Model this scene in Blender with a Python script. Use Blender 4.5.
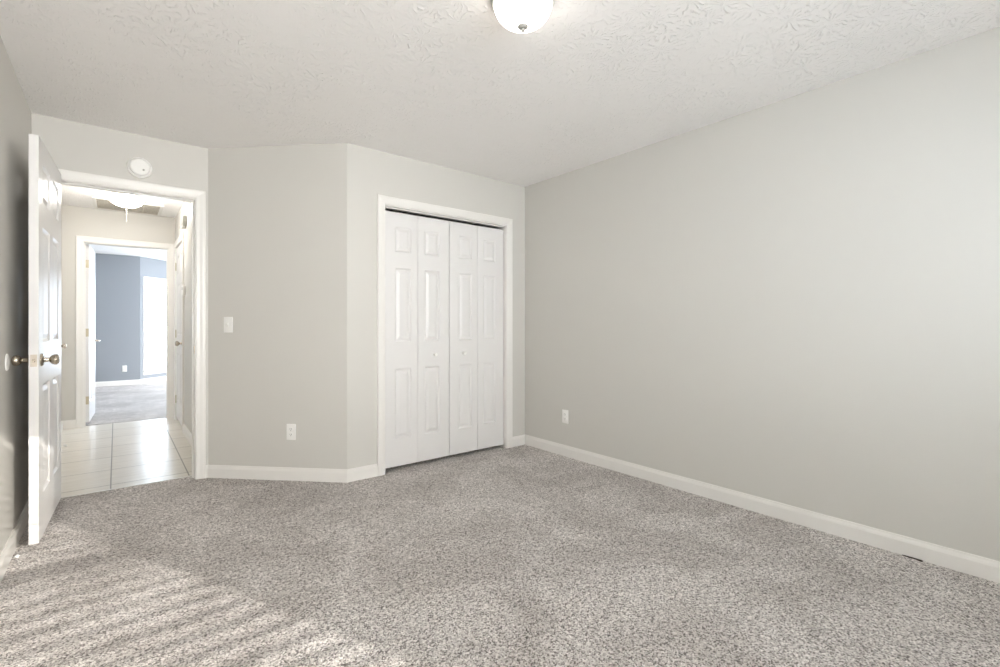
import bpy, bmesh, math
from math import sin, cos, pi, radians as R
from mathutils import Vector, Matrix

for o in list(bpy.data.objects):
    bpy.data.objects.remove(o)
S = bpy.context.scene
COL = S.collection

# ------------------------------------------------------------------ camera, sky, sun, exposure
YAW = 39.07
cam_d = bpy.data.cameras.new('camera')
cam_d.sensor_width = 36.0
cam_d.lens = 36.0 * 473.0 / 1000.0
cam_d.shift_y = -0.0085
cam_d.clip_start = 0.02
cam = bpy.data.objects.new('camera', cam_d)
cam.location = (0, 0, 1.13)
cam.rotation_euler = (R(90), 0, R(-YAW))
COL.objects.link(cam)
S.camera = cam

world = bpy.data.worlds.new('daylight')
S.world = world
world.use_nodes = True
wt = world.node_tree
bg = wt.nodes['Background']
# hazy sky: brighter and warmer towards the sun, bluer on the far side
SUN_EL = R(16.5)
sun_dir = Vector((-0.41 * cos(SUN_EL), 0.912 * cos(SUN_EL), -sin(SUN_EL))).normalized()   # the way sunlight travels
wtc = wt.nodes.new('ShaderNodeTexCoord')
wdot = wt.nodes.new('ShaderNodeVectorMath')
wdot.operation = 'DOT_PRODUCT'
wt.links.new(wtc.outputs['Generated'], wdot.inputs[0])
wdot.inputs[1].default_value = -sun_dir
wmr = wt.nodes.new('ShaderNodeMapRange')
wmr.inputs['From Min'].default_value = -1.0
wmr.inputs['From Max'].default_value = 1.0
wt.links.new(wdot.outputs['Value'], wmr.inputs['Value'])
wcr = wt.nodes.new('ShaderNodeValToRGB')
we = wcr.color_ramp.elements
we[0].position, we[0].color = 0.0, (0.60, 0.71, 0.84, 1)
we[1].position, we[1].color = 1.0, (1.0, 0.99, 0.975, 1)
e2 = we.new(0.55)
e2.color = (0.44, 0.505, 0.57, 1)
e2 = we.new(0.80)
e2.color = (0.62, 0.655, 0.68, 1)
wt.links.new(wmr.outputs['Result'], wcr.inputs['Fac'])
wt.links.new(wcr.outputs['Color'], bg.inputs['Color'])
bg.inputs['Strength'].default_value = 21.0

sun_d = bpy.data.lights.new('sun', 'SUN')
sun_d.energy = 6.0
sun_d.angle = R(0.42)
sun_d.color = (1.0, 0.95, 0.87)
sun = bpy.data.objects.new('sun', sun_d)
sun.rotation_euler = sun_dir.to_track_quat('-Z', 'Y').to_euler()
sun.location = (4, -8, 4)
COL.objects.link(sun)

LAMP = 6.5          # glow of the bedroom lamp's glass bowl
HALL_LAMP = 42.0     # glow of the hall lamp's glass bowl
vs = S.view_settings
vs.view_transform = 'Standard'
vs.look = 'None'
vs.exposure = 0.46
vs.gamma = 1.0
vs.use_curve_mapping = False
S.cycles.max_bounces = 14
S.cycles.diffuse_bounces = 8
S.cycles.transparent_max_bounces = 16
S.cycles.sample_clamp_indirect = 6.0


def portal(loc, rot, sx, sy):
    """daylight enters here: guides sky sampling through a modelled window opening, emits nothing itself"""
    l = bpy.data.lights.new('window_portal', 'AREA')
    l.shape = 'RECTANGLE'
    l.size, l.size_y = sx, sy
    l.cycles.is_portal = True
    o = bpy.data.objects.new('window_portal', l)
    o.location = loc
    o.rotation_euler = rot
    COL.objects.link(o)


# ------------------------------------------------------------------ measurements (metres)
H = 2.44                      # ceiling
XL, XR = -0.406, 3.013        # bedroom left / right wall
YB = -1.20                    # wall behind the camera
YE = 4.094                    # wall with the entry door
YC = 3.335                    # closet wall
AX, BX = 0.531, 1.290         # ends of the diagonal wall
T = 0.115                     # wall thickness
HX0, HX1, HY1 = -0.46, 0.56, 7.0     # hall
HY0 = YE + T
BY0, BY1 = HY1 + T, 11.35     # blue room
CW = 0.068                    # casing width


# ------------------------------------------------------------------ materials
def new_mat(name):
    m = bpy.data.materials.new(name)
    m.use_nodes = True
    nt = m.node_tree
    return m, nt, nt.nodes['Principled BSDF']


def plain(name, col, rough=0.5, metal=0.0, spec=0.5):
    m, nt, b = new_mat(name)
    b.inputs['Base Color'].default_value = (*col, 1)
    b.inputs['Roughness'].default_value = rough
    b.inputs['Metallic'].default_value = metal
    b.inputs['Specular IOR Level'].default_value = spec
    return m


def coords(nt, scale=(1, 1, 1)):
    tc = nt.nodes.new('ShaderNodeTexCoord')
    mp = nt.nodes.new('ShaderNodeMapping')
    mp.inputs['Scale'].default_value = scale
    nt.links.new(tc.outputs['Object'], mp.inputs['Vector'])
    return mp.outputs['Vector']


def noise(nt, vec, scale, detail=2.0, rough=0.5, dist=0.0):
    n = nt.nodes.new('ShaderNodeTexNoise')
    n.inputs['Scale'].default_value = scale
    n.inputs['Detail'].default_value = detail
    n.inputs['Roughness'].default_value = rough
    n.inputs['Distortion'].default_value = dist
    nt.links.new(vec, n.inputs['Vector'])
    return n.outputs['Fac']


def ramp(nt, fac, stops):
    r = nt.nodes.new('ShaderNodeValToRGB')
    e = r.color_ramp.elements
    while len(e) < len(stops):
        e.new(0.5)
    for i, (p, c) in enumerate(stops):
        e[i].position = p
        e[i].color = (*c, 1)
    nt.links.new(fac, r.inputs['Fac'])
    return r.outputs['Color']


def bump(nt, b, height, strength, dist):
    n = nt.nodes.new('ShaderNodeBump')
    n.inputs['Strength'].default_value = strength
    n.inputs['Distance'].default_value = dist
    nt.links.new(height, n.inputs['Height'])
    nt.links.new(n.outputs['Normal'], b.inputs['Normal'])


def mixcol(nt, mode, fac, a, b2):
    n = nt.nodes.new('ShaderNodeMix')
    n.data_type = 'RGBA'
    n.blend_type = mode
    for i, v in ((0, fac), (6, a), (7, b2)):
        if hasattr(v, 'is_linked') or isinstance(v, bpy.types.NodeSocket):
            nt.links.new(v, n.inputs[i])
        elif i == 0:
            n.inputs[0].default_value = v
        else:
            n.inputs[i].default_value = (*v, 1)
    return n.outputs[2]


def paint(name, col, rough):
    m, nt, b = new_mat(name)
    b.inputs['Base Color'].default_value = (*col, 1)
    b.inputs['Roughness'].default_value = rough
    v = coords(nt)
    b.inputs['Specular IOR Level'].default_value = 0.35
    bump(nt, b, noise(nt, v, 160, 2), 0.05, 0.002)
    return m


M = {}
M['wall'] = paint('greige wall paint', (0.60, 0.583, 0.545), 0.48)
M['blue'] = paint('blue grey wall paint', (0.27, 0.288, 0.312), 0.5)
M['trim'] = plain('white semi gloss trim paint', (0.79, 0.77, 0.735), 0.30)
M['door'] = plain('white semi gloss door paint', (0.735, 0.72, 0.705), 0.34)
M['plastic'] = plain('white plastic', (0.86, 0.85, 0.82), 0.35)
M['dark'] = plain('dark slot', (0.03, 0.03, 0.03), 0.7)
M['greyplastic'] = plain('grey plastic', (0.42, 0.42, 0.38), 0.5)
M['duct'] = plain('painted duct shade', (0.05, 0.042, 0.03), 0.9)  # near-black colour stands in for the shade inside the vent
M['louvre'] = plain('dusty grille paint', (0.50, 0.46, 0.39), 0.6)
M['finial'] = plain('satin grey finial', (0.36, 0.35, 0.32), 0.5)
M['chimebox'] = plain('light grey plastic', (0.60, 0.60, 0.55), 0.5)
M['latch'] = plain('dull latch metal', (0.62, 0.55, 0.46), 0.55, 0.6)
M['nickel'] = plain('aged satin nickel', (0.52, 0.46, 0.38), 0.24, 1.0)
M['chrome'] = plain('brushed nickel pan', (0.66, 0.65, 0.62), 0.4, 0.5)
M['brass'] = plain('pale brass', (0.72, 0.60, 0.40), 0.35, 1.0)
M['hinge'] = plain('dull brass hinge', (0.50, 0.44, 0.32), 0.4, 0.8)
M['scrap'] = plain('dark brown scrap', (0.035, 0.022, 0.015), 0.9)
M['paper'] = plain('white paper scrap', (0.9, 0.9, 0.9), 0.8)
M['slat'] = plain('white blind slat', (0.86, 0.86, 0.85), 0.4)
M['rubber'] = plain('white rubber', (0.8, 0.8, 0.78), 0.6)
M['cord'] = plain('white cord', (0.75, 0.74, 0.70), 0.8)

# textured ceiling
m, nt, b = new_mat('stomped ceiling texture')
b.inputs['Base Color'].default_value = (0.90, 0.882, 0.866, 1)
b.inputs['Roughness'].default_value = 0.6
v = coords(nt)
vo = nt.nodes.new('ShaderNodeTexVoronoi')
vo.voronoi_dimensions = '2D'
vo.inputs['Scale'].default_value = 7.5
nt.links.new(v, vo.inputs['Vector'])
df = nt.nodes.new('ShaderNodeVectorMath')
df.operation = 'SUBTRACT'
nt.links.new(v, df.inputs[0])
nt.links.new(vo.outputs['Position'], df.inputs[1])
sx = nt.nodes.new('ShaderNodeSeparateXYZ')
nt.links.new(df.outputs[0], sx.inputs[0])


def mth(op, a, c=None):
    n = nt.nodes.new('ShaderNodeMath')
    n.operation = op
    for k, q in enumerate((a, c)):
        if q is None:
            continue
        if isinstance(q, bpy.types.NodeSocket):
            nt.links.new(q, n.inputs[k])
        else:
            n.inputs[k].default_value = q
    return n.outputs[0]


ang = mth('ARCTAN2', sx.outputs[1], sx.outputs[0])
wob = noise(nt, v, 22, 2, 0.5)
sn = mth('SINE', mth('ADD', mth('MULTIPLY', ang, 15.0), mth('MULTIPLY', wob, 14.0)))
ridge = ramp(nt, mth('ADD', mth('MULTIPLY', sn, 0.5), 0.5), [(0.62, (0, 0, 0)), (0.95, (1, 1, 1))])
brk = ramp(nt, noise(nt, v, 34, 2, 0.5), [(0.42, (0, 0, 0)), (0.56, (1, 1, 1))])
mk = ramp(nt, noise(nt, v, 2.6, 2), [(0.36, (0.25, 0.25, 0.25)), (0.58, (1, 1, 1))])
hh = mixcol(nt, 'MULTIPLY', 1.0, mixcol(nt, 'MULTIPLY', 1.0, ridge, brk), mk)
bump(nt, b, hh, 0.65, 0.0065)
M['ceiling'] = m

# carpet: cut pile in greige with darker flecks
m, nt, b = new_mat('greige cut pile carpet')
b.inputs['Roughness'].default_value = 0.95
b.inputs['Specular IOR Level'].default_value = 0.1
b.inputs['Sheen Weight'].default_value = 0.15
v = coords(nt)
vo = nt.nodes.new('ShaderNodeTexVoronoi')
vo.inputs['Scale'].default_value = 200
vo.inputs['Randomness'].default_value = 1.0
nt.links.new(v, vo.inputs['Vector'])
sep = nt.nodes.new('ShaderNodeSeparateColor')
nt.links.new(vo.outputs['Color'], sep.inputs['Color'])
c1 = ramp(nt, sep.outputs[0], [(0.0, (0.085, 0.073, 0.067)), (0.20, (0.32, 0.29, 0.27)), (0.44, (0.63, 0.586, 0.56)), (1.0, (0.92, 0.88, 0.855))])
f1 = noise(nt, v, 60, 3, 0.6, 0.0)
c2 = ramp(nt, f1, [(0.36, (0.82, 0.81, 0.80)), (0.62, (1.10, 1.10, 1.10))])
big = ramp(nt, noise(nt, v, 1.9, 5, 0.62, 0.7), [(0.40, (0.84, 0.83, 0.82)), (0.60, (1.07, 1.07, 1.07))])
nt.links.new(mixcol(nt, 'MULTIPLY', 1.0, mixcol(nt, 'MULTIPLY', 1.0, c1, c2), big), b.inputs['Base Color'])
hm = nt.nodes.new('ShaderNodeMath')
hm.operation = 'SUBTRACT'
nt.links.new(f1, hm.inputs[0])
nt.links.new(vo.outputs['Distance'], hm.inputs[1])
bump(nt, b, hm.outputs[0], 0.7, 0.010)
M['carpet'] = m

# square ceramic tile
m, nt, b = new_mat('cream ceramic floor tile')
tc = nt.nodes.new('ShaderNodeTexCoord')
mp = nt.nodes.new('ShaderNodeMapping')
mp.inputs['Location'].default_value = (0.029, -4.345, 0)
nt.links.new(tc.outputs['Object'], mp.inputs['Vector'])
br = nt.nodes.new('ShaderNodeTexBrick')
br.offset = 0.0
br.inputs['Scale'].default_value = 1.0
br.inputs['Brick Width'].default_value = 0.457
br.inputs['Row Height'].default_value = 0.457
br.inputs['Mortar Size'].default_value = 0.0045
br.inputs['Mortar Smooth'].default_value = 0.1
br.inputs['Color1'].default_value = (0.74, 0.70, 0.63, 1)
br.inputs['Color2'].default_value = (0.71, 0.67, 0.60, 1)
br.inputs['Mortar'].default_value = (0.27, 0.24, 0.20, 1)
nt.links.new(mp.outputs['Vector'], br.inputs['Vector'])
vein = ramp(nt, noise(nt, coords(nt, (1.2, 6, 1)), 4.0, 4, 0.6, 0.6), [(0.35, (0.93, 0.92, 0.90)), (0.65, (1.04, 1.04, 1.04))])
nt.links.new(mixcol(nt, 'MULTIPLY', 1.0, br.outputs['Color'], vein), b.inputs['Base Color'])
b.inputs['Roughness'].default_value = 0.28
inv = nt.nodes.new('ShaderNodeMath')
inv.operation = 'SUBTRACT'
inv.inputs[0].default_value = 1.0
nt.links.new(br.outputs['Fac'], inv.inputs[1])
bump(nt, b, inv.outputs[0], 0.5, 0.003)
M['tile'] = m

# window pane: clear glass that lets the sun through
m = bpy.data.materials.new('clear window glass')
m.use_nodes = True
nt = m.node_tree
nt.nodes.clear()
out = nt.nodes.new('ShaderNodeOutputMaterial')
tr = nt.nodes.new('ShaderNodeBsdfTransparent')
gl = nt.nodes.new('ShaderNodeBsdfGlossy')
gl.inputs['Roughness'].default_value = 0.02
mx = nt.nodes.new('ShaderNodeMixShader')
mx.inputs[0].default_value = 0.07
nt.links.new(tr.outputs[0], mx.inputs[1])
nt.links.new(gl.outputs[0], mx.inputs[2])
nt.links.new(mx.outputs[0], out.inputs['Surface'])
M['glass'] = m


def glow(name, col, strength):
    m, nt, b = new_mat(name)
    b.inputs['Base Color'].default_value = (0.9, 0.88, 0.84, 1)
    b.inputs['Emission Color'].default_value = (*col, 1)
    b.inputs['Emission Strength'].default_value = strength
    return m


M['bowl'] = glow('lit opal glass', (1.0, 0.93, 0.85), LAMP)
M['hallbowl'] = glow('lit opal glass in the hall', (1.0, 0.965, 0.91), HALL_LAMP)


# ------------------------------------------------------------------ geometry helpers
def box(bm, x0, x1, y0, y1, z0, z1, bevel=0.0, seg=2):
    r = bmesh.ops.create_cube(bm, size=1.0, matrix=Matrix.Translation(((x0 + x1) / 2, (y0 + y1) / 2, (z0 + z1) / 2)) @ Matrix.Diagonal((x1 - x0, y1 - y0, z1 - z0, 1)))
    if bevel:
        es = list({e for v in r['verts'] for e in v.link_edges})
        bmesh.ops.bevel(bm, geom=es, offset=bevel, segments=seg, profile=0.5, affect='EDGES')


def prism(bm, pts, z0, z1):
    a = [bm.verts.new((x, y, z0)) for x, y in pts]
    c = [bm.verts.new((x, y, z1)) for x, y in pts]
    n = len(pts)
    bm.faces.new(a[::-1])
    bm.faces.new(c)
    for i in range(n):
        bm.faces.new((a[i], a[(i + 1) % n], c[(i + 1) % n], c[i]))


def lathe(bm, prof, n=32, mat=None):
    """prof = (radius, z) pairs spun about Z; mat moves the result"""
    rings = []
    for r, z in prof:
        if r < 1e-6:
            rings.append([bm.verts.new((0, 0, z))])
        else:
            rings.append([bm.verts.new((r * cos(2 * pi * i / n), r * sin(2 * pi * i / n), z)) for i in range(n)])
    for a, c in zip(rings, rings[1:]):
        if len(a) == 1 and len(c) == 1:
            continue
        for i in range(n):
            j = (i + 1) % n
            if len(a) == 1:
                bm.faces.new((a[0], c[i], c[j]))
            elif len(c) == 1:
                bm.faces.new((a[i], a[j], c[0]))
            else:
                bm.faces.new((a[i], a[j], c[j], c[i]))
    vs_ = [v for r in rings for v in r]
    if mat is not None:
        bmesh.ops.transform(bm, matrix=mat, verts=vs_)


def tube(bm, pts, r, n=10):
    pts = [Vector(p) for p in pts]
    rings = []
    for i, p in enumerate(pts):
        d = (pts[min(i + 1, len(pts) - 1)] - pts[max(i - 1, 0)]).normalized()
        up = Vector((0, 0, 1)) if abs(d.z) < 0.9 else Vector((1, 0, 0))
        u = d.cross(up).normalized()
        w_ = d.cross(u)
        rings.append([bm.verts.new(p + r * (cos(2 * pi * k / n) * u + sin(2 * pi * k / n) * w_)) for k in range(n)])
    for a, c in zip(rings, rings[1:]):
        for k in range(n):
            j = (k + 1) % n
            bm.faces.new((a[k], a[j], c[j], c[k]))
    bm.faces.new(rings[0][::-1])
    bm.faces.new(rings[-1])


def sweep(bm, path, prof, side, mp):
    """path: 2-D polyline; prof: (offset to the side, height) loop; mp(x, y, h) -> 3-D"""
    P = [Vector(p) for p in path]
    rings = []
    for i in range(len(P)):
        ns = []
        if i > 0:
            d = (P[i] - P[i - 1]).normalized()
            ns.append(Vector((-d.y, d.x)) * side)
        if i < len(P) - 1:
            d = (P[i + 1] - P[i]).normalized()
            ns.append(Vector((-d.y, d.x)) * side)
        mvec = ns[0] if len(ns) == 1 else (ns[0] + ns[1]) / (1 + ns[0].dot(ns[1]))
        rings.append([bm.verts.new(mp(P[i].x + mvec.x * o, P[i].y + mvec.y * o, h)) for o, h in prof])
    n = len(prof)
    for a, c in zip(rings, rings[1:]):
        for k in range(n):
            j = (k + 1) % n
            bm.faces.new((a[k], a[j], c[j], c[k]))
    bm.faces.new(rings[0][::-1])
    bm.faces.new(rings[-1])


def obj(name, bm, mat, parent=None, smooth=False, loc=None, rotz=None):
    bmesh.ops.recalc_face_normals(bm, faces=bm.faces)
    me = bpy.data.meshes.new(name)
    bm.to_mesh(me)
    bm.free()
    if smooth:
        me.polygons.foreach_set('use_smooth', [True] * len(me.polygons))
        me.update()
        me.set_sharp_from_angle(angle=R(35))
    me.materials.append(mat)
    o = bpy.data.objects.new(name, me)
    COL.objects.link(o)
    if parent:
        o.parent = parent
    if loc:
        o.location = loc
    if rotz is not None:
        o.rotation_euler = (0, 0, rotz)
    return o


def tag(o, label, cat, group=None, kind=None):
    o['label'] = label
    o['category'] = cat
    if group:
        o['group'] = group
    if kind:
        o['kind'] = kind
    return o


def thing(name, label, cat, loc=(0, 0, 0), rotz=0.0, group=None, kind=None, rot=None):
    o = bpy.data.objects.new(name, None)
    o.empty_display_size = 0.05
    COL.objects.link(o)
    o.location = loc
    o.rotation_euler = rot if rot else (0, 0, rotz)
    return tag(o, label, cat, group, kind)


def struct(name, bm, mat, label, cat, parent=None):
    o = obj(name, bm, mat, parent)
    return tag(o, label, cat, kind='structure')


NB = bmesh.new
ROTX = Matrix.Rotation(R(90), 4, 'X')       # local Z -> -Y

# ------------------------------------------------------------------ shell: bedroom
bm = NB()
prism(bm, [(XL - T, YB - T), (XR + T, YB - T), (XR + T, 4.2), (0.0, 4.2), (XL - T, 4.2)], -0.12, 0.0)
struct('floor', bm, M['carpet'], 'greige flecked cut-pile carpet covering the bedroom floor', 'floor')
bm = NB()
prism(bm, [(XL - T, YB - T), (XR + T, YB - T), (XR + T, 4.2), (XL - T, 4.2)], H, H + 0.12)
struct('ceiling', bm, M['ceiling'], 'white stomp-textured bedroom ceiling with the round lamp', 'ceiling')

bm = NB()
box(bm, XL - T, XL, YB, YE, 0, H)
struct('wall_left', bm, M['wall'], 'greige side wall behind the open white door', 'wall')
bm = NB()
box(bm, XR, XR + T, YB, 4.2, 0, H)
struct('wall_right', bm, M['wall'], 'long bare greige wall to the right of the closet', 'wall')

# window wall behind the camera
WX0, WX1, WZ0, WZ1 = -0.33, 2.035, 0.72, 2.10
bm = NB()
box(bm, XL - T, WX0, YB - T, YB, 0, H)
box(bm, WX1, XR + T, YB - T, YB, 0, H)
box(bm, WX0, WX1, YB - T, YB, 0, WZ0)
box(bm, WX0, WX1, YB - T, YB, WZ1, H)
struct('wall_back', bm, M['wall'], 'greige window wall behind the viewer', 'wall')

# entry wall with the doorway
EX0, EX1, ETOP = -0.305, 0.447, 2.05
J = 0.018
bm = NB()
box(bm, XL - T, EX0 - J, YE, HY0, 0, H)
prism(bm, [(EX1 + J, YE), (AX, YE), (0.578, HY0), (EX1 + J, HY0)], 0, H)
box(bm, EX0 - J, EX1 + J, YE, HY0, ETOP + J, H)
struct('wall_entry', bm, M['wall'], 'greige wall around the open doorway to the tiled hall', 'wall')
bm = NB()
prism(bm, [(AX, YE), (BX, YC), (1.338, YC + T), (0.578, HY0)], 0, H)
struct('wall_diagonal', bm, M['wall'], 'short diagonal greige wall with the light switch', 'wall')
# closet wall
CX0, CX1, CTOP = 1.586, 2.777, 2.04
bm = NB()
prism(bm, [(BX, YC), (CX0 - J, YC), (CX0 - J, YC + T), (1.338, YC + T)], 0, H)
box(bm, CX1 + J, XR, YC, YC + T, 0, H)
box(bm, CX0 - J, CX1 + J, YC, YC + T, CTOP + J, H)
struct('wall_closet', bm, M['wall'], 'greige wall around the white bifold closet doors', 'wall')
bm = NB()
box(bm, 0.68, XR + T, 4.2, 4.3, 0, H)
struct('wall_closet_inside', bm, M['wall'], 'back wall inside the closed closet', 'wall')

# ------------------------------------------------------------------ shell: hall
bm = NB()
box(bm, HX0 - T, 2.1, 4.2, 7.06, -0.12, -0.004)
struct('floor_hall', bm, M['tile'], 'cream square tiles of the hall floor beyond the doorway', 'floor')
bm = NB()
box(bm, HX0 - T, 2.1, 4.2, 7.06, H, H + 0.12)
struct('ceiling_hall', bm, M['ceiling'], 'white hall ceiling seen through the doorway', 'ceiling')
LD0, LD1 = 5.83, 6.59          # door in the hall's left wall
bm = NB()
box(bm, HX0 - T, HX0, HY0, LD0 - J, 0, H)
box(bm, HX0 - T, HX0, LD1 + J, HY1, 0, H)
box(bm, HX0 - T, HX0, LD0 - J, LD1 + J, 2.05 + J, H)
struct('wall_hall_left', bm, M['wall'], 'left wall of the hall hidden by the open door', 'wall')
RD0, RD1 = 6.06, 6.84          # door in the hall's right wall
bm = NB()
box(bm, HX1, HX1 + T, HY0, RD0 - J, 0, H)
box(bm, HX1, HX1 + T, RD1 + J, HY1, 0, H)
box(bm, HX1, HX1 + T, RD0 - J, RD1 + J, 2.05 + J, H)
struct('wall_hall_right', bm, M['wall'], 'right wall of the hall with the thermostat', 'wall')
FX0, FX1 = -0.276, 0.490
bm = NB()
box(bm, -1.32, FX0 - J, HY1, BY0, 0, H)
box(bm, FX1 + J, 3.02, HY1, BY0, 0, H)
box(bm, FX0 - J, FX1 + J, HY1, BY0, 2.05 + J, H)
struct('wall_hall_far', bm, M['wall'], 'far hall wall around the doorway to the blue room', 'wall')
bm = NB()
box(bm, 2.0, 2.1, 4.3, 7.0, 0, H)
struct('wall_side_room', bm, M['wall'], 'inner wall of the closed side room off the hall', 'wall')
bm = NB()
box(bm, -1.0, -0.9, 5.4, 7.0, 0, H)
box(bm, -0.9, HX0 - T, 5.4, 5.5, 0, H)
box(bm, -0.9, HX0 - T, 5.5, 7.0, H, H + 0.1)
struct('wall_linen_closet', bm, M['wall'], 'inner walls behind the closed door left of the hall', 'wall')

# ------------------------------------------------------------------ shell: blue room
W2z0, W2z1 = 0.25, 2.0
bm = NB()
prism(bm, [(-1.32, 7.06), (3.02, 7.06), (3.02, 12.5), (1.2, 12.5), (0.3, 11.47), (-1.32, 11.47)], -0.12, 0.0)
struct('floor_blue_room', bm, M['carpet'], 'pale carpet of the blue room beyond the hall', 'floor')
bm = NB()
prism(bm, [(-1.32, 7.06), (3.02, 7.06), (3.02, 12.5), (1.2, 12.5), (0.3, 11.47), (-1.32, 11.47)], H, H + 0.12)
struct('ceiling_blue_room', bm, M['ceiling'], 'white ceiling of the blue room', 'ceiling')
bm = NB()
box(bm, -1.32, -1.2, BY0, BY1, 0, H)
struct('wall_blue_left', bm, M['blue'], 'left wall of the blue room', 'wall')
bm = NB()
box(bm, 2.9, 3.02, BY0, 8.6, 0, H)
box(bm, 2.9, 3.02, 10.5, 12.35, 0, H)
box(bm, 2.9, 3.02, 8.6, 10.5, 0, W2z0)
box(bm, 2.9, 3.02, 8.6, 10.5, W2z1, H)
struct('wall_blue_right', bm, M['blue'], 'right wall of the blue room', 'wall')
KX = 0.36                     # corner where the bay begins
q = T * math.tan(R(22.5))
bm = NB()
prism(bm, [(-1.32, BY1), (KX, BY1), (KX - q, BY1 + T), (-1.32, BY1 + T)], 0, H)
struct('wall_blue_far', bm, M['blue'], 'blue-grey far wall with one white outlet', 'wall')
BU = Vector((cos(R(45)), sin(R(45)), 0))     # along the bay wall
BN = Vector((sin(R(45)), -cos(R(45)), 0))    # into the room
BL = math.sqrt(2)
W2a, W2b = 0.13, 1.02


def bay(u, d, z):
    p = Vector((KX, BY1, 0)) + BU * u + BN * d
    return Vector((p.x, p.y, z))


def slab(bm, fn, u0, u1, d0, d1, z0, z1):
    vs_ = [bm.verts.new(fn(u, d, z)) for z in (z0, z1) for u, d in ((u0, d0), (u1, d0), (u1, d1), (u0, d1))]
    for f in ((3, 2, 1, 0), (4, 5, 6, 7), (0, 1, 5, 4), (1, 2, 6, 5), (2, 3, 7, 6), (3, 0, 4, 7)):
        bm.faces.new([vs_[i] for i in f])


bm = NB()
slab(bm, bay, 0, W2a, -T, 0, 0, H)
slab(bm, bay, W2b, BL, -T, 0, 0, H)
slab(bm, bay, W2a, W2b, -T, 0, 0, W2z0)
slab(bm, bay, W2a, W2b, -T, 0, W2z1, H)
struct('wall_blue_bay', bm, M['blue'], 'angled blue-grey bay wall around the bright window', 'wall')
W3a, W3b = 1.5, 2.8
bm = NB()
box(bm, KX + 1.0, W3a, 12.35, 12.47, 0, H)
box(bm, W3b, 3.02, 12.35, 12.47, 0, H)
box(bm, W3a, W3b, 12.35, 12.47, 0, W2z0)
box(bm, W3a, W3b, 12.35, 12.47, W2z1, H)
struct('wall_blue_bay_middle', bm, M['blue'], 'middle bay wall of the blue room', 'wall')

# ------------------------------------------------------------------ baseboards
BASE = [(0, 0), (0.014, 0), (0.014, 0.066), (0.011, 0.076), (0.0075, 0.082), (0.005, 0.092), (0, 0.092)]


def flat(x, y, h):
    return Vector((x, y, h))


def baseboard(name, label, pts, side, dz=0.0):
    bm = NB()
    sweep(bm, pts, BASE, side, lambda x, y, h: Vector((x, y, h + dz)))
    struct(name, bm, M['trim'], label, 'baseboard')


baseboard('baseboard_left', 'white baseboard running behind the open door', [(XL, YB), (XL, YE), (EX0 - CW, YE)], -1)
baseboard('baseboard_diagonal', 'white baseboard under the light switch wall', [(EX1 + CW, YE), (AX, YE), (BX, YC), (CX0 - CW, YC)], -1)
baseboard('baseboard_right', 'long white baseboard along the bare right wall', [(CX1 + CW, YC), (XR, YC), (XR, YB)], -1)
baseboard('baseboard_back', 'white baseboard under the window behind the viewer', [(XR - 0.015, YB), (XL + 0.015, YB)], -1)
baseboard('baseboard_hall_left', 'white baseboard in the far left corner of the hall', [(HX0, LD1 + CW), (HX0, HY1), (FX0 - CW, HY1)], -1, -0.004)
baseboard('baseboard_hall_side', 'white baseboard along the hall left wall by the doorway', [(HX0, HY0 + 0.02), (HX0, LD0 - CW)], -1, -0.004)
baseboard('baseboard_hall_right', 'white baseboard under the hall thermostat', [(HX1, RD0 - CW), (HX1, HY0)], -1, -0.004)
baseboard('baseboard_blue', 'white baseboard of the blue room far wall and bay', [(-1.2, BY1), (KX, BY1), (KX + 1.0, BY1 + 1.0)], -1)

# ------------------------------------------------------------------ casings and jambs
CASE = [(0.004, 0), (0.004, 0.009), (0.012, 0.012), (0.030, 0.013), (0.048, 0.017), (0.062, 0.018), (CW, 0.014), (CW, 0)]


def frame(name, label, x0, x1, top, fn, depth, zb=0.0, second=False, stop=None, hinge_dark=None):
    """casing on the near face, jambs through the wall; fn(u, d, z): d out of the wall face"""
    root = thing(name, label, 'door frame', kind='structure')
    for k in range(2 if second else 1):
        bm = NB()
        g = fn if k == 0 else (lambda u, d, z: fn(u, -depth - d, z))
        sweep(bm, [(x0, zb), (x0, top), (x1, top), (x1, zb)], CASE, 1, lambda x, y, h: g(x, h, y))
        obj('casing', bm, M['trim'], root)
    bm = NB()
    slab(bm, fn, x0 - J, x0, -depth, 0, zb, top)
    slab(bm, fn, x1, x1 + J, -depth, 0, zb, top)
    slab(bm, fn, x0 - J, x1 + J, -depth, 0, top, top + J)
    if stop:
        a, c = stop
        slab(bm, fn, x0, x0 + 0.011, a, c, zb, top)
        slab(bm, fn, x1 - 0.011, x1, a, c, zb, top)
        slab(bm, fn, x0 + 0.011, x1 - 0.011, a, c, top - 0.011, top)
    obj('jamb', bm, M['trim'], root)
    return root


f_entry = lambda u, d, z: Vector((u, YE - d, z))
f_clos = lambda u, d, z: Vector((u, YC - d, z))
f_far = lambda u, d, z: Vector((u, HY1 - d, z))
f_hr = lambda u, d, z: Vector((HX1 - d, u, z))
f_hl = lambda u, d, z: Vector((HX0 + d, u, z))
tr1 = frame('trim_1', 'white casing and jamb around the open bedroom doorway', EX0, EX1, ETOP, f_entry, T, second=False, stop=(-0.075, -0.045))
frame('trim_2', 'white casing around the bifold closet doors', CX0, CX1, CTOP, f_clos, T)
frame('trim_3', 'white casing around the doorway to the blue room', FX0, FX1, 2.05, f_far, T, -0.004, stop=(-0.07, -0.04))
frame('trim_4', 'white casing around the closed door in the hall right wall', RD0, RD1, 2.05, f_hr, T, -0.004, stop=(-0.075, -0.045))
frame('trim_5', 'white casing around the closed door in the hall left wall', LD0, LD1, 2.05, f_hl, T, -0.004, stop=(-0.075, -0.045))
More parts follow.
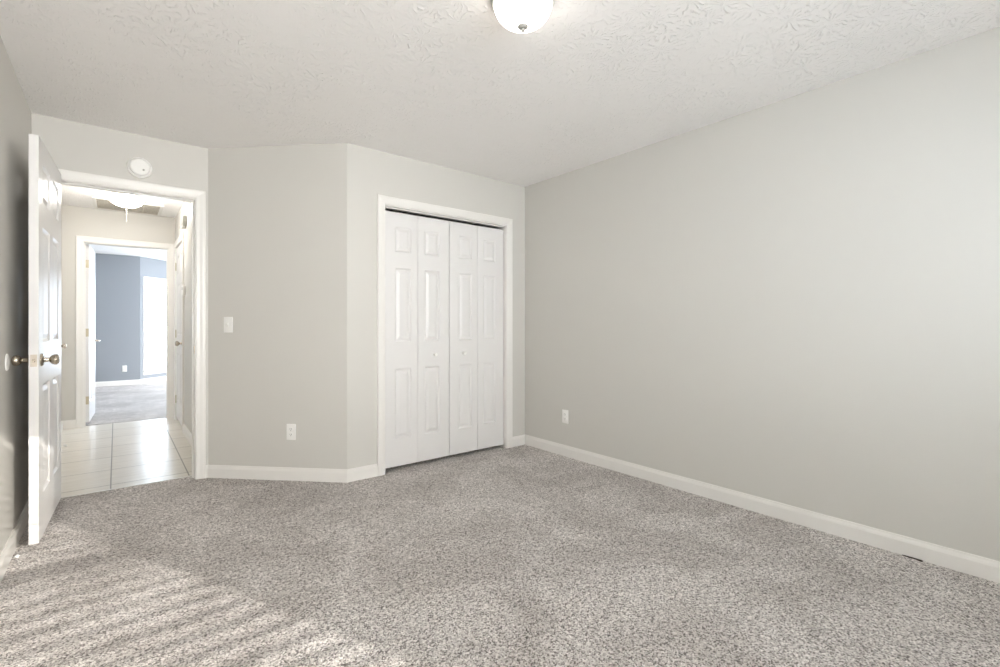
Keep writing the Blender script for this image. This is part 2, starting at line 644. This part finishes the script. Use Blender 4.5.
# strike plate on the right jamb of the entry
bm = NB()
box(bm, EX1 - 0.0022, EX1 - 0.0002, YE + 0.008, YE + 0.036, 0.918, 0.978, 0.0006, 1)
obj('strike_plate', bm, M['nickel'], tr1)
bm = NB()
prism(bm, [(EX0, 4.196), (EX1, 4.196), (EX1, 4.214), (EX0, 4.214)], -0.004, 0.003)
obj('threshold_strip', bm, M['trim'], tr1)
# closet track
bm = NB()
box(bm, CX0 + 0.001, CX1 - 0.001, YC + 0.033, YC + 0.062, CTOP - 0.009, CTOP - 0.0005)
struct('trim_6', bm, M['trim'], 'white bifold track under the closet head jamb', 'door track')


# ------------------------------------------------------------------ doors
RINGS = [(0.0, 0.0), (0.004, 0.004), (0.011, 0.0095), (0.019, 0.0095), (0.040, 0.0025)]
ROWS = [(0.214, 0.762), (0.973, 1.55), (1.673, 1.87)]       # panel heights in a 1.98 leaf


def leaf_bm(w, h, t, cols, y0=0.0):
    """raised-panel leaf: x 0..w, z 0..h, y y0..y0+t"""
    rows = [(a * h / 1.98, b_ * h / 1.98) for a, b_ in ROWS]
    xs = sorted({0.0, w, *[v for c in cols for v in c]})
    zs = sorted({0.0, h, *[v for c in rows for v in c]})
    bm = NB()
    for side in (0, 1):
        yb = y0 if side == 0 else y0 + t
        sg = 1 if side == 0 else -1
        for i in range(len(xs) - 1):
            for k in range(len(zs) - 1):
                if (xs[i], xs[i + 1]) in cols and (zs[k], zs[k + 1]) in rows:
                    prev = None
                    for ins, dep in RINGS:
                        a, c, e, f = xs[i] + ins, xs[i + 1] - ins, zs[k] + ins, zs[k + 1] - ins
                        y = yb + sg * dep
                        cur = [bm.verts.new(p) for p in ((a, y, e), (c, y, e), (c, y, f), (a, y, f))]
                        if prev:
                            for n in range(4):
                                bm.faces.new((prev[n], prev[(n + 1) % 4], cur[(n + 1) % 4], cur[n]))
                        prev = cur
                    bm.faces.new(prev)
                else:
                    bm.faces.new([bm.verts.new(p) for p in ((xs[i], yb, zs[k]), (xs[i + 1], yb, zs[k]), (xs[i + 1], yb, zs[k + 1]), (xs[i], yb, zs[k + 1]))])
    for i in range(len(xs) - 1):
        for z in (0.0, h):
            bm.faces.new([bm.verts.new(p) for p in ((xs[i], y0, z), (xs[i + 1], y0, z), (xs[i + 1], y0 + t, z), (xs[i], y0 + t, z))])
    for k in range(len(zs) - 1):
        for x in (0.0, w):
            bm.faces.new([bm.verts.new(p) for p in ((x, y0, zs[k]), (x, y0, zs[k + 1]), (x, y0 + t, zs[k + 1]), (x, y0 + t, zs[k]))])
    bmesh.ops.remove_doubles(bm, verts=bm.verts, dist=1e-5)
    return bm


KNOB = [(0.0, 0.0), (0.033, 0.0), (0.033, 0.004), (0.029, 0.009), (0.014, 0.012), (0.0115, 0.018), (0.0115, 0.032),
        (0.017, 0.036), (0.024, 0.042), (0.0275, 0.051), (0.0265, 0.060), (0.020, 0.067), (0.010, 0.070), (0.0, 0.0705)]


def knob(parent, x, y, z, sgn):
    """round passage knob on a leaf face looking along sgn * local Y"""
    bm = NB()
    lathe(bm, KNOB, 28, Matrix.Translation((x, y, z)) @ Matrix.Rotation(R(-90 * sgn), 4, 'X'))
    return obj('door_knob', bm, M['nickel'], parent, True)


def lever(parent, x, y, z, sgn, hand):
    bm = NB()
    lathe(bm, [(0, 0), (0.031, 0), (0.031, 0.005), (0.027, 0.009), (0.012, 0.011), (0.010, 0.048), (0.0, 0.052)], 24,
          Matrix.Translation((x, y, z)) @ Matrix.Rotation(R(-90 * sgn), 4, 'X'))
    tube(bm, [(x, y + sgn * 0.045, z), (x + hand * 0.03, y + sgn * 0.047, z), (x + hand * 0.075, y + sgn * 0.046, z), (x + hand * 0.11, y + sgn * 0.042, z)], 0.0085)
    return obj('door_lever', bm, M['nickel'], parent, True)


def hinge_barrel(parent, x, y, z):
    bm = NB()
    lathe(bm, [(0, -0.048), (0.004, -0.047), (0.0055, -0.044), (0.0055, -0.016), (0.005, -0.015), (0.0055, -0.014), (0.0055, 0.014),
               (0.005, 0.015), (0.0055, 0.016), (0.0055, 0.044), (0.004, 0.047), (0, 0.048)], 14, Matrix.Translation((x, y, z)))
    return obj('hinge', bm, M['hinge'], parent, True)


def six(w):
    s, m_ = 0.112, 0.105
    p = (w - 2 * s - m_) / 2
    return [(s, s + p), (s + p + m_, w - s)]


DT = 0.036
# bedroom door, open a little past square
d1 = obj('door_1', leaf_bm(0.775, 2.033, DT, six(0.775), 0.0), M['door'], None, False, (EX0 + 0.001, 4.055, 0.043), R(-92.3))
tag(d1, 'white six-panel bedroom door standing open against the left wall', 'door', kind='structure')
knob(d1, 0.775 - 0.062, DT, 0.91, 1)
knob(d1, 0.775 - 0.062, 0.0, 0.91, -1)
bm = NB()
box(bm, 0.7748, 0.7765, 0.006, 0.030, 0.880, 0.940, 0.0006, 1)
lp = obj('latch_plate', bm, M['latch'], d1)
bm = NB()
box(bm, 0.776, 0.786, 0.012, 0.024, 0.902, 0.918, 0.002, 2)
obj('latch_bolt', bm, M['nickel'], lp)
for z in (0.20, 1.02, 1.83):
    hinge_barrel(d1, -0.006, -0.004, z)

# bifold closet doors
LW = (CX1 - CX0 - 0.0105) / 4


def bifold(name, label, x0, flip):
    root = thing(name, label, 'closet door', (x0, YC + 0.030, 0.030), kind='structure')
    wide, nar = 0.094, 0.060
    for k in range(2):
        outer = (k == 0)
        cols = [(wide, LW - nar)] if outer else [(nar, LW - wide)]
        cols = [(round(a, 5), round(c, 5)) for a, c in cols]
        bm = leaf_bm(LW - 0.002, 1.975, 0.030, cols)
        obj('leaf', bm, M['door'], root, False, (k * (LW + 0.001), 0, 0))
    kx = LW * 1.5 + 0.006 if not flip else LW * 0.5 - 0.006
    bm = NB()
    lathe(bm, [(0, 0), (0.010, 0), (0.008, 0.006), (0.007, 0.011), (0.013, 0.016), (0.016, 0.022), (0.014, 0.027), (0.007, 0.030), (0, 0.0305)], 22,
          Matrix.Translation((kx, 0, 0.858)) @ ROTX)
    obj('knob', bm, M['plastic'], root, True)
    return root


bifold('door_2', 'left pair of white bifold closet door leaves', CX0 + 0.002, False)
bifold('door_3', 'right pair of white bifold closet door leaves', CX0 + 0.002 + 2 * LW + 0.0045, True)

# hall doors
d4 = obj('door_4', leaf_bm(0.752, 2.025, DT, six(0.752), 0.0), M['door'], None, False, (HX0 - 0.001, LD0 + 0.004, 0.012), R(90))
tag(d4, 'white door in the hall left wall with only its knob showing', 'door', kind='structure')
knob(d4, 0.752 - 0.055, 0.0, 0.905, -1)
d5 = obj('door_5', leaf_bm(0.772, 2.012, DT, six(0.772), -DT), M['door'], None, False, (HX1 + 0.001, RD0 + 0.004, 0.026), R(90))
tag(d5, 'closed white six-panel door in the hall right wall', 'door', kind='structure')
knob(d5, 0.060, 0.0, 0.905, 1)
for z in (0.22, 1.0, 1.80):
    hinge_barrel(d5, 0.772 + 0.002, 0.005, z)
d6 = obj('door_6', leaf_bm(0.757, 2.02, DT, six(0.757), -DT), M['door'], None, False, (FX0 + 0.004, BY0 + 0.004, 0.024), R(87.5))
tag(d6, 'white door swung open into the blue room, seen nearly edge-on', 'door', kind='structure')
lever(d6, 0.757 - 0.062, -DT, 0.91, -1, -1)
lever(d6, 0.757 - 0.062, 0.0, 0.91, 1, -1)
for z in (0.25, 1.02, 1.80):
    bm = NB()
    box(bm, -0.0022, -0.0002, -DT + 0.003, -0.004, z - 0.045, z + 0.045, 0.0005, 1)
    h_ = obj('hinge', bm, M['hinge'], d6)

# ------------------------------------------------------------------ windows
def window(name, label, fn, u0, u1, z0, z1, depth, casing=True, rail=0.0):
    """fn(u, d, z): d out of the wall into the room"""
    root = thing(name, label, 'window', kind='structure')
    if casing:
        bm = NB()
        sweep(bm, [(u0, z0), (u0, z1), (u1, z1), (u1, z0)], CASE, 1, lambda x, y, h: fn(x, h, y))
        obj('casing', bm, M['trim'], root)
    bm = NB()
    slab(bm, fn, u0 - CW - 0.01, u1 + CW + 0.01, -0.02, 0.035, z0 - 0.022, z0)
    slab(bm, fn, u0 - CW, u1 + CW, 0.0, 0.014, z0 - 0.085, z0 - 0.022)
    obj('sill', bm, M['trim'], root)
    bm = NB()
    t = 0.045
    e0, e1 = -depth + 0.01, -depth + 0.045
    mid = (z0 + z1) / 2 + rail
    slab(bm, fn, u0, u0 + t, e0, e1, z0, z1)
    slab(bm, fn, u1 - t, u1, e0, e1, z0, z1)
    slab(bm, fn, u0 + t, u1 - t, e0, e1, z0, z0 + t)
    slab(bm, fn, u0 + t, u1 - t, e0, e1, z1 - t, z1)
    slab(bm, fn, u0 + t, u1 - t, e0, e1, mid - 0.02, mid + 0.02)
    obj('sash', bm, M['trim'], root)
    bm = NB()
    slab(bm, fn, u0 + t, u1 - t, e0 + 0.014, e0 + 0.018, z0 + t, mid - 0.02)
    slab(bm, fn, u0 + t, u1 - t, e0 + 0.014, e0 + 0.018, mid + 0.02, z1 - t)
    obj('pane', bm, M['glass'], root)
    return root


def slat_blind(parent, fn, u0, u1, z0, z1, pitch, tilt, dc, width=0.050):
    """dc: distance of the blind's centre line from the wall face (negative = in the reveal)"""
    bm = NB()
    slab(bm, fn, u0 + 0.006, u1 - 0.006, dc - 0.028, dc + 0.028, z1 - 0.05, z1 - 0.003)
    obj('headrail', bm, M['slat'], parent)
    bm = NB()
    n = int((z1 - 0.06 - (z0 + 0.03)) / pitch)
    hw = width / 2
    for k in range(n):
        zc = z0 + 0.045 + k * pitch
        ring = []
        for a in range(5):
            s = -hw + 2 * hw * a / 4
            cr = 0.003 * (1 - (s / hw) ** 2)
            ring.append((s * cos(tilt) - cr * sin(tilt), s * sin(tilt) + cr * cos(tilt)))
        th = 0.0022
        up = [[bm.verts.new(fn(u, dc + d, zc + z + th)) for d, z in ring] for u in (u0 + 0.01, u1 - 0.01)]
        lo = [[bm.verts.new(fn(u, dc + d, zc + z)) for d, z in ring] for u in (u0 + 0.01, u1 - 0.01)]
        for a in range(4):
            bm.faces.new((up[0][a], up[1][a], up[1][a + 1], up[0][a + 1]))
            bm.faces.new((lo[0][a], lo[0][a + 1], lo[1][a + 1], lo[1][a]))
        for e in (0, 1):
            bm.faces.new(up[e] + lo[e][::-1])
        bm.faces.new((up[0][0], lo[0][0], lo[1][0], up[1][0]))
        bm.faces.new((up[0][4], up[1][4], lo[1][4], lo[0][4]))
    obj('slats', bm, M['slat'], parent)
    bm = NB()
    slab(bm, fn, u0 + 0.01, u1 - 0.01, dc - 0.025, dc + 0.025, z0 + 0.004, z0 + 0.022)
    obj('bottom_rail', bm, M['slat'], parent)
    bm = NB()
    for u in (u0 + 0.14, (u0 + u1) / 2, u1 - 0.14):
        for d in (dc - hw * cos(tilt) - 0.002, dc + hw * cos(tilt) + 0.002):
            slab(bm, fn, u - 0.001, u + 0.001, d - 0.001, d + 0.001, z0 + 0.02, z1 - 0.05)
    obj('ladder_cords', bm, M['cord'], parent)


f_back = lambda u, d, z: Vector((u, YB + d, z))
w1 = window('window_1', 'bright bedroom window behind the viewer', f_back, WX0, WX1, WZ0, WZ1, T, rail=-0.03)
slat_blind(w1, f_back, WX0, WX1, WZ0, WZ1, 0.042, R(8), -0.03)
w2 = window('window_2', 'tall bright window with blinds in the blue room bay', bay, W2a, W2b, W2z0, W2z1, T)
bl = thing('window_blind', 'white slatted blind hanging in the bright blue room window', 'window blind')
slat_blind(bl, bay, W2a, W2b, W2z0, W2z1, 0.044, R(12), -0.032)
f_mid = lambda u, d, z: Vector((u, 12.35 - d, z))
w3 = window('window_3_added', 'added unseen bay window bringing daylight into the blue room', f_mid, W3a, W3b, W2z0, W2z1, T)  # unseen window, added so more daylight reaches the blue room
f_br = lambda u, d, z: Vector((2.9 - d, u, z))
w4 = window('window_4_added', 'added unseen side window brightening the blue room', f_br, 8.6, 10.5, W2z0, W2z1, T)  # extra unseen window added to lift the blue room's brightness
portal((3.04, 9.55, (W2z0 + W2z1) / 2), Vector((-1, 0, 0)).to_track_quat('-Z', 'Y').to_euler(), W2z1 - W2z0, 1.9)
portal(((WX0 + WX1) / 2, YB - T - 0.02, (WZ0 + WZ1) / 2), Vector((0, 1, 0)).to_track_quat('-Z', 'Y').to_euler(), WX1 - WX0, WZ1 - WZ0)
pc = bay((W2a + W2b) / 2, -T - 0.02, (W2z0 + W2z1) / 2)
portal(pc, BN.to_track_quat('-Z', 'Y').to_euler(), W2b - W2a, W2z1 - W2z0)
portal(((W3a + W3b) / 2, 12.49, (W2z0 + W2z1) / 2), Vector((0, -1, 0)).to_track_quat('-Z', 'Y').to_euler(), W3b - W3a, W2z1 - W2z0)


# ------------------------------------------------------------------ ceiling lamps
def lamp(name, label, x, y, r, depth, pan_mat, bowl_mat, pan_h, canopy=None):
    root = thing(name, label, 'ceiling light', (x, y, H))
    bm = NB()
    if canopy:
        lathe(bm, [(0, 0), (canopy, 0), (canopy * 0.97, -pan_h * 0.5), (canopy * 0.9, -pan_h * 0.85), (r * 0.87, -pan_h * 0.92), (r * 0.87, -pan_h), (0, -pan_h)], 56)  # wide plate above the bowl is added to block its upward glow
    else:
        lathe(bm, [(0, 0), (r, 0), (r, -pan_h * 0.35), (r * 0.985, -pan_h * 0.5), (r * 0.96, -pan_h * 0.55), (r * 0.95, -pan_h * 0.9), (r * 0.93, -pan_h), (0, -pan_h)], 56)
    obj('pan', bm, pan_mat, root, True)
    bm = NB()
    pr = []
    rb = r * 0.885
    for k in range(17):
        a = k / 16 * pi / 2
        pr.append((rb * cos(a) ** 0.86, -pan_h * 0.9 - (depth - pan_h) * sin(a) ** 1.05))
    pr[-1] = (0, -depth)
    lathe(bm, pr, 56)
    obj('glass_bowl', bm, bowl_mat, root, True)
    bm = NB()
    lathe(bm, [(0, -depth + 0.006), (0.021, -depth + 0.004), (0.0225, -depth - 0.001), (0.016, -depth - 0.007), (0.007, -depth - 0.008), (0.006, -depth - 0.011),
               (0.008, -depth - 0.014), (0.0075, -depth - 0.018), (0.003, -depth - 0.022), (0, -depth - 0.0225)], 24)
    obj('finial', bm, M['finial'], root, True)
    return root


lamp('ceiling_light', 'lit round glass bowl lamp on the bedroom ceiling', 1.268, 1.416, 0.131, 0.113, M['chrome'], M['bowl'], 0.028)
hl = lamp('ceiling_light', 'lit round glass bowl lamp on the hall ceiling', 0.08, 6.0, 0.163, 0.140, M['brass'], M['hallbowl'], 0.045, 0.088)
bm = NB()
tube(bm, [(0.0, -0.012, -0.150), (0.002, -0.013, -0.20), (0.0, -0.012, -0.27)], 0.0016, 6)
lathe(bm, [(0, -0.268), (0.004, -0.272), (0.005, -0.285), (0, -0.290)], 10, Matrix.Translation((0, -0.012, 0)))
obj('pull_cord', bm, M['cord'], hl, True)

# ------------------------------------------------------------------ return vent on the hall ceiling
vx0, vx1, vy0, vy1 = -0.19, 0.41, 6.36, 6.94
vt = thing('air_vent', 'white louvred return air grille on the hall ceiling', 'air vent', (0.11, 6.65, H))
bm = NB()
hw, hd, fr = (vx1 - vx0) / 2, (vy1 - vy0) / 2, 0.030
for a in ((-hw, hw, -hd, -hd + fr), (-hw, hw, hd - fr, hd), (-hw, -hw + fr, -hd + fr, hd - fr), (hw - fr, hw, -hd + fr, hd - fr)):
    box(bm, *a, -0.012, 0.0)
obj('frame', bm, M['trim'], vt)
bm = NB()
n = 13
for k in range(n):
    yc = -hd + fr + (k + 0.5) * (2 * (hd - fr)) / n
    box(bm, -hw + fr, hw - fr, yc - 0.010, yc + 0.010, -0.0105, -0.0085)
for u in (-0.13, 0.0, 0.13):
    box(bm, u - 0.004, u + 0.004, -hd + fr, hd - fr, -0.006, -0.002)
obj('louvres', bm, M['louvre'], vt)
bm = NB()
box(bm, -hw + fr, hw - fr, -hd + fr, hd - fr, -0.0018, -0.0002)
obj('duct_shade_sheet', bm, M['duct'], vt)  # flat dark sheet on the ceiling, painted as shade between the louvres

# ------------------------------------------------------------------ smoke alarm over the doorway
sa = thing('smoke_alarm', 'round white smoke alarm on the wall above the doorway', 'smoke alarm', (0.127, YE, 2.212))
bm = NB()
lathe(bm, [(0, 0), (0.071, 0), (0.071, 0.010), (0.067, 0.016), (0.063, 0.016), (0.062, 0.008), (0.0, 0.008)], 48, ROTX)
obj('base', bm, M['plastic'], sa, True)
bm = NB()
lathe(bm, [(0.0, 0.010), (0.057, 0.010), (0.057, 0.026), (0.054, 0.033), (0.048, 0.037), (0.036, 0.039), (0.0, 0.040)], 48, ROTX)
obj('cover', bm, M['plastic'], sa, True)
bm = NB()
lathe(bm, [(0, 0.036), (0.0065, 0.0365), (0.0065, 0.042), (0.005, 0.043), (0, 0.043)], 18, Matrix.Translation((0.020, 0, -0.020)) @ ROTX)
obj('test_button', bm, M['greyplastic'], sa, True)
# ------------------------------------------------------------------ switch and outlets (local: X right, Z up, -Y out of wall)
def plate(root, w=0.070, h=0.115):
    bm = NB()
    box(bm, -w / 2, w / 2, -0.006, 0.0005, -h / 2, h / 2, 0.003, 2)
    return obj('plate', bm, M['plastic'], root, True)


def screw(root, z, parent=None):
    bm = NB()
    lathe(bm, [(0, 0.005), (0.0032, 0.0055), (0.003, 0.0068), (0, 0.0072)], 12, Matrix.Translation((0, 0, z)) @ ROTX)
    obj('screw', bm, M['plastic'], root, True)


def outlet(label, loc, rotz):
    root = thing('wall_outlet', label, 'outlet', loc, rotz, 'duplex wall outlets')
    plate(root)
    for s in (1, -1):
        bm = NB()
        lathe(bm, [(0, 0.004), (0.0165, 0.0055), (0.0165, 0.0080), (0.0155, 0.0088), (0, 0.0088)], 24, Matrix.Translation((0, 0, s * 0.0195)) @ ROTX)
        rc = obj('receptacle', bm, M['plastic'], root, True)
        bm = NB()
        for x in (-0.0063, 0.0063):
            box(bm, x - 0.0011, x + 0.0011, -0.0092, -0.0085, s * 0.0195 - 0.001, s * 0.0195 + 0.0075)
        lathe(bm, [(0, 0.0085), (0.0025, 0.0086), (0.0025, 0.0092), (0, 0.0092)], 10, Matrix.Translation((0, 0, s * 0.0195 - 0.0075)) @ ROTX)
        obj('slots', bm, M['dark'], rc)
    screw(root, 0)
    return root


def diag(t):
    return AX + t, YE - t


x, y = diag(0.115)
sw = thing('light_switch', 'white toggle light switch on the diagonal wall beside the doorway', 'light switch', (x, y, 1.132), R(-45))
plate(sw)
bm = NB()
box(bm, -0.005, 0.005, -0.0085, -0.005, -0.012, 0.012, 0.001, 1)
ml = obj('toggle_bezel', bm, M['plastic'], sw)
bm = NB()
slab(bm, lambda u, d, z: Vector((u, -0.007 - d, z + d * 0.6)), -0.0035, 0.0035, 0.0, 0.012, -0.004, 0.004)
obj('toggle', bm, M['plastic'], sw)
screw(sw, 0.030)
screw(sw, -0.030)
x, y = diag(0.461)
outlet('white duplex outlet low on the diagonal wall below the light switch', (x, y, 0.352), R(-45))
outlet('white duplex outlet low on the bare right wall near the closet corner', (XR, 2.814, 0.340), R(-90))
outlet('white duplex outlet on the far wall of the blue room', (0.125, BY1, 0.31), 0.0)

# ------------------------------------------------------------------ small things
dp = thing('wall_bumper', 'round white knob bumper on the left wall behind the door', 'wall bumper', (XL, 3.235, 0.952), R(90))
bm = NB()
lathe(bm, [(0, -0.0003), (0.040, -0.0003), (0.040, 0.003), (0.036, 0.0065), (0.028, 0.0075), (0.022, 0.0055), (0, 0.005)], 36, ROTX)
obj('disc', bm, M['plastic'], dp, True)

ds = thing('door_stop', 'white spring door stop low on the hall left wall', 'door stop', (HX0 + 0.0005, 5.735, 0.050))
RY = Matrix.Rotation(R(90), 4, 'Y')
bm = NB()
lathe(bm, [(0, 0.012), (0.012, 0.012), (0.012, 0.016), (0.008, 0.020), (0, 0.020)], 16, RY)
obj('mount', bm, M['plastic'], ds, True)
bm = NB()
tube(bm, [(0.018 + 0.080 * k / 120, 0.0055 * cos(k * 2 * pi / 10), 0.0055 * sin(k * 2 * pi / 10)) for k in range(121)], 0.0012, 6)
obj('spring', bm, M['plastic'], ds, True)
bm = NB()
lathe(bm, [(0, 0.096), (0.009, 0.096), (0.011, 0.100), (0.011, 0.114), (0.008, 0.118), (0, 0.118)], 16, RY)
obj('rubber_tip', bm, M['rubber'], ds, True)

th = thing('thermostat', 'small white thermostat on the hall right wall', 'thermostat', (HX1, 5.92, 1.49), R(-90))
bm = NB()
box(bm, -0.045, 0.045, -0.024, 0.0, -0.055, 0.055, 0.010, 4)
obj('body', bm, M['plastic'], th, True)
bm = NB()
box(bm, -0.028, 0.028, -0.0255, -0.023, 0.005, 0.035, 0.001, 1)
obj('display', bm, M['greyplastic'], th)

ch = thing('door_chime', 'grey and white door chime box high on the hall right wall', 'door chime', (HX1, 5.84, 2.19), R(-90))
bm = NB()
box(bm, -0.085, 0.085, -0.035, 0.0, -0.055, 0.055, 0.005, 3)
obj('body', bm, M['chimebox'], ch, True)
bm = NB()
for k in range(7):
    box(bm, -0.055, 0.055, -0.0362, -0.0345, -0.040 + k * 0.012, -0.034 + k * 0.012)
obj('grille', bm, M['dark'], ch)

# scraps on the carpet
import random
random.seed(4)


def chip(bm, x, y, z, sx, sy, sz):
    bmesh.ops.create_icosphere(bm, subdivisions=2, radius=1.0, matrix=Matrix.Translation((x, y, z)) @ Matrix.Diagonal((sx, sy, sz, 1)))
    for v in bm.verts:
        v.co += Vector((random.uniform(-1, 1) * sx, random.uniform(-1, 1) * sy, random.uniform(-0.5, 0.5) * sz)) * 0.18


bm = NB()
chip(bm, 0, 0, 0, 0.010, 0.014, 0.007)
sc_ = obj('paper_scrap', bm, M['paper'], None, False, (-0.375, 3.27, 0.005))
tag(sc_, 'tiny white scrap on the carpet at the foot of the open door', 'scrap')
bm = NB()
chip(bm, 0, 0, 0, 0.003, 0.040, 0.004)
chip(bm, -0.004, -0.03, 0, 0.006, 0.010, 0.005)
sc_ = obj('carpet_scrap', bm, M['scrap'], None, False, (XR - 0.020, 0.52, 0.002))
tag(sc_, 'small dark brown scrap lying along the right wall baseboard', 'scrap')
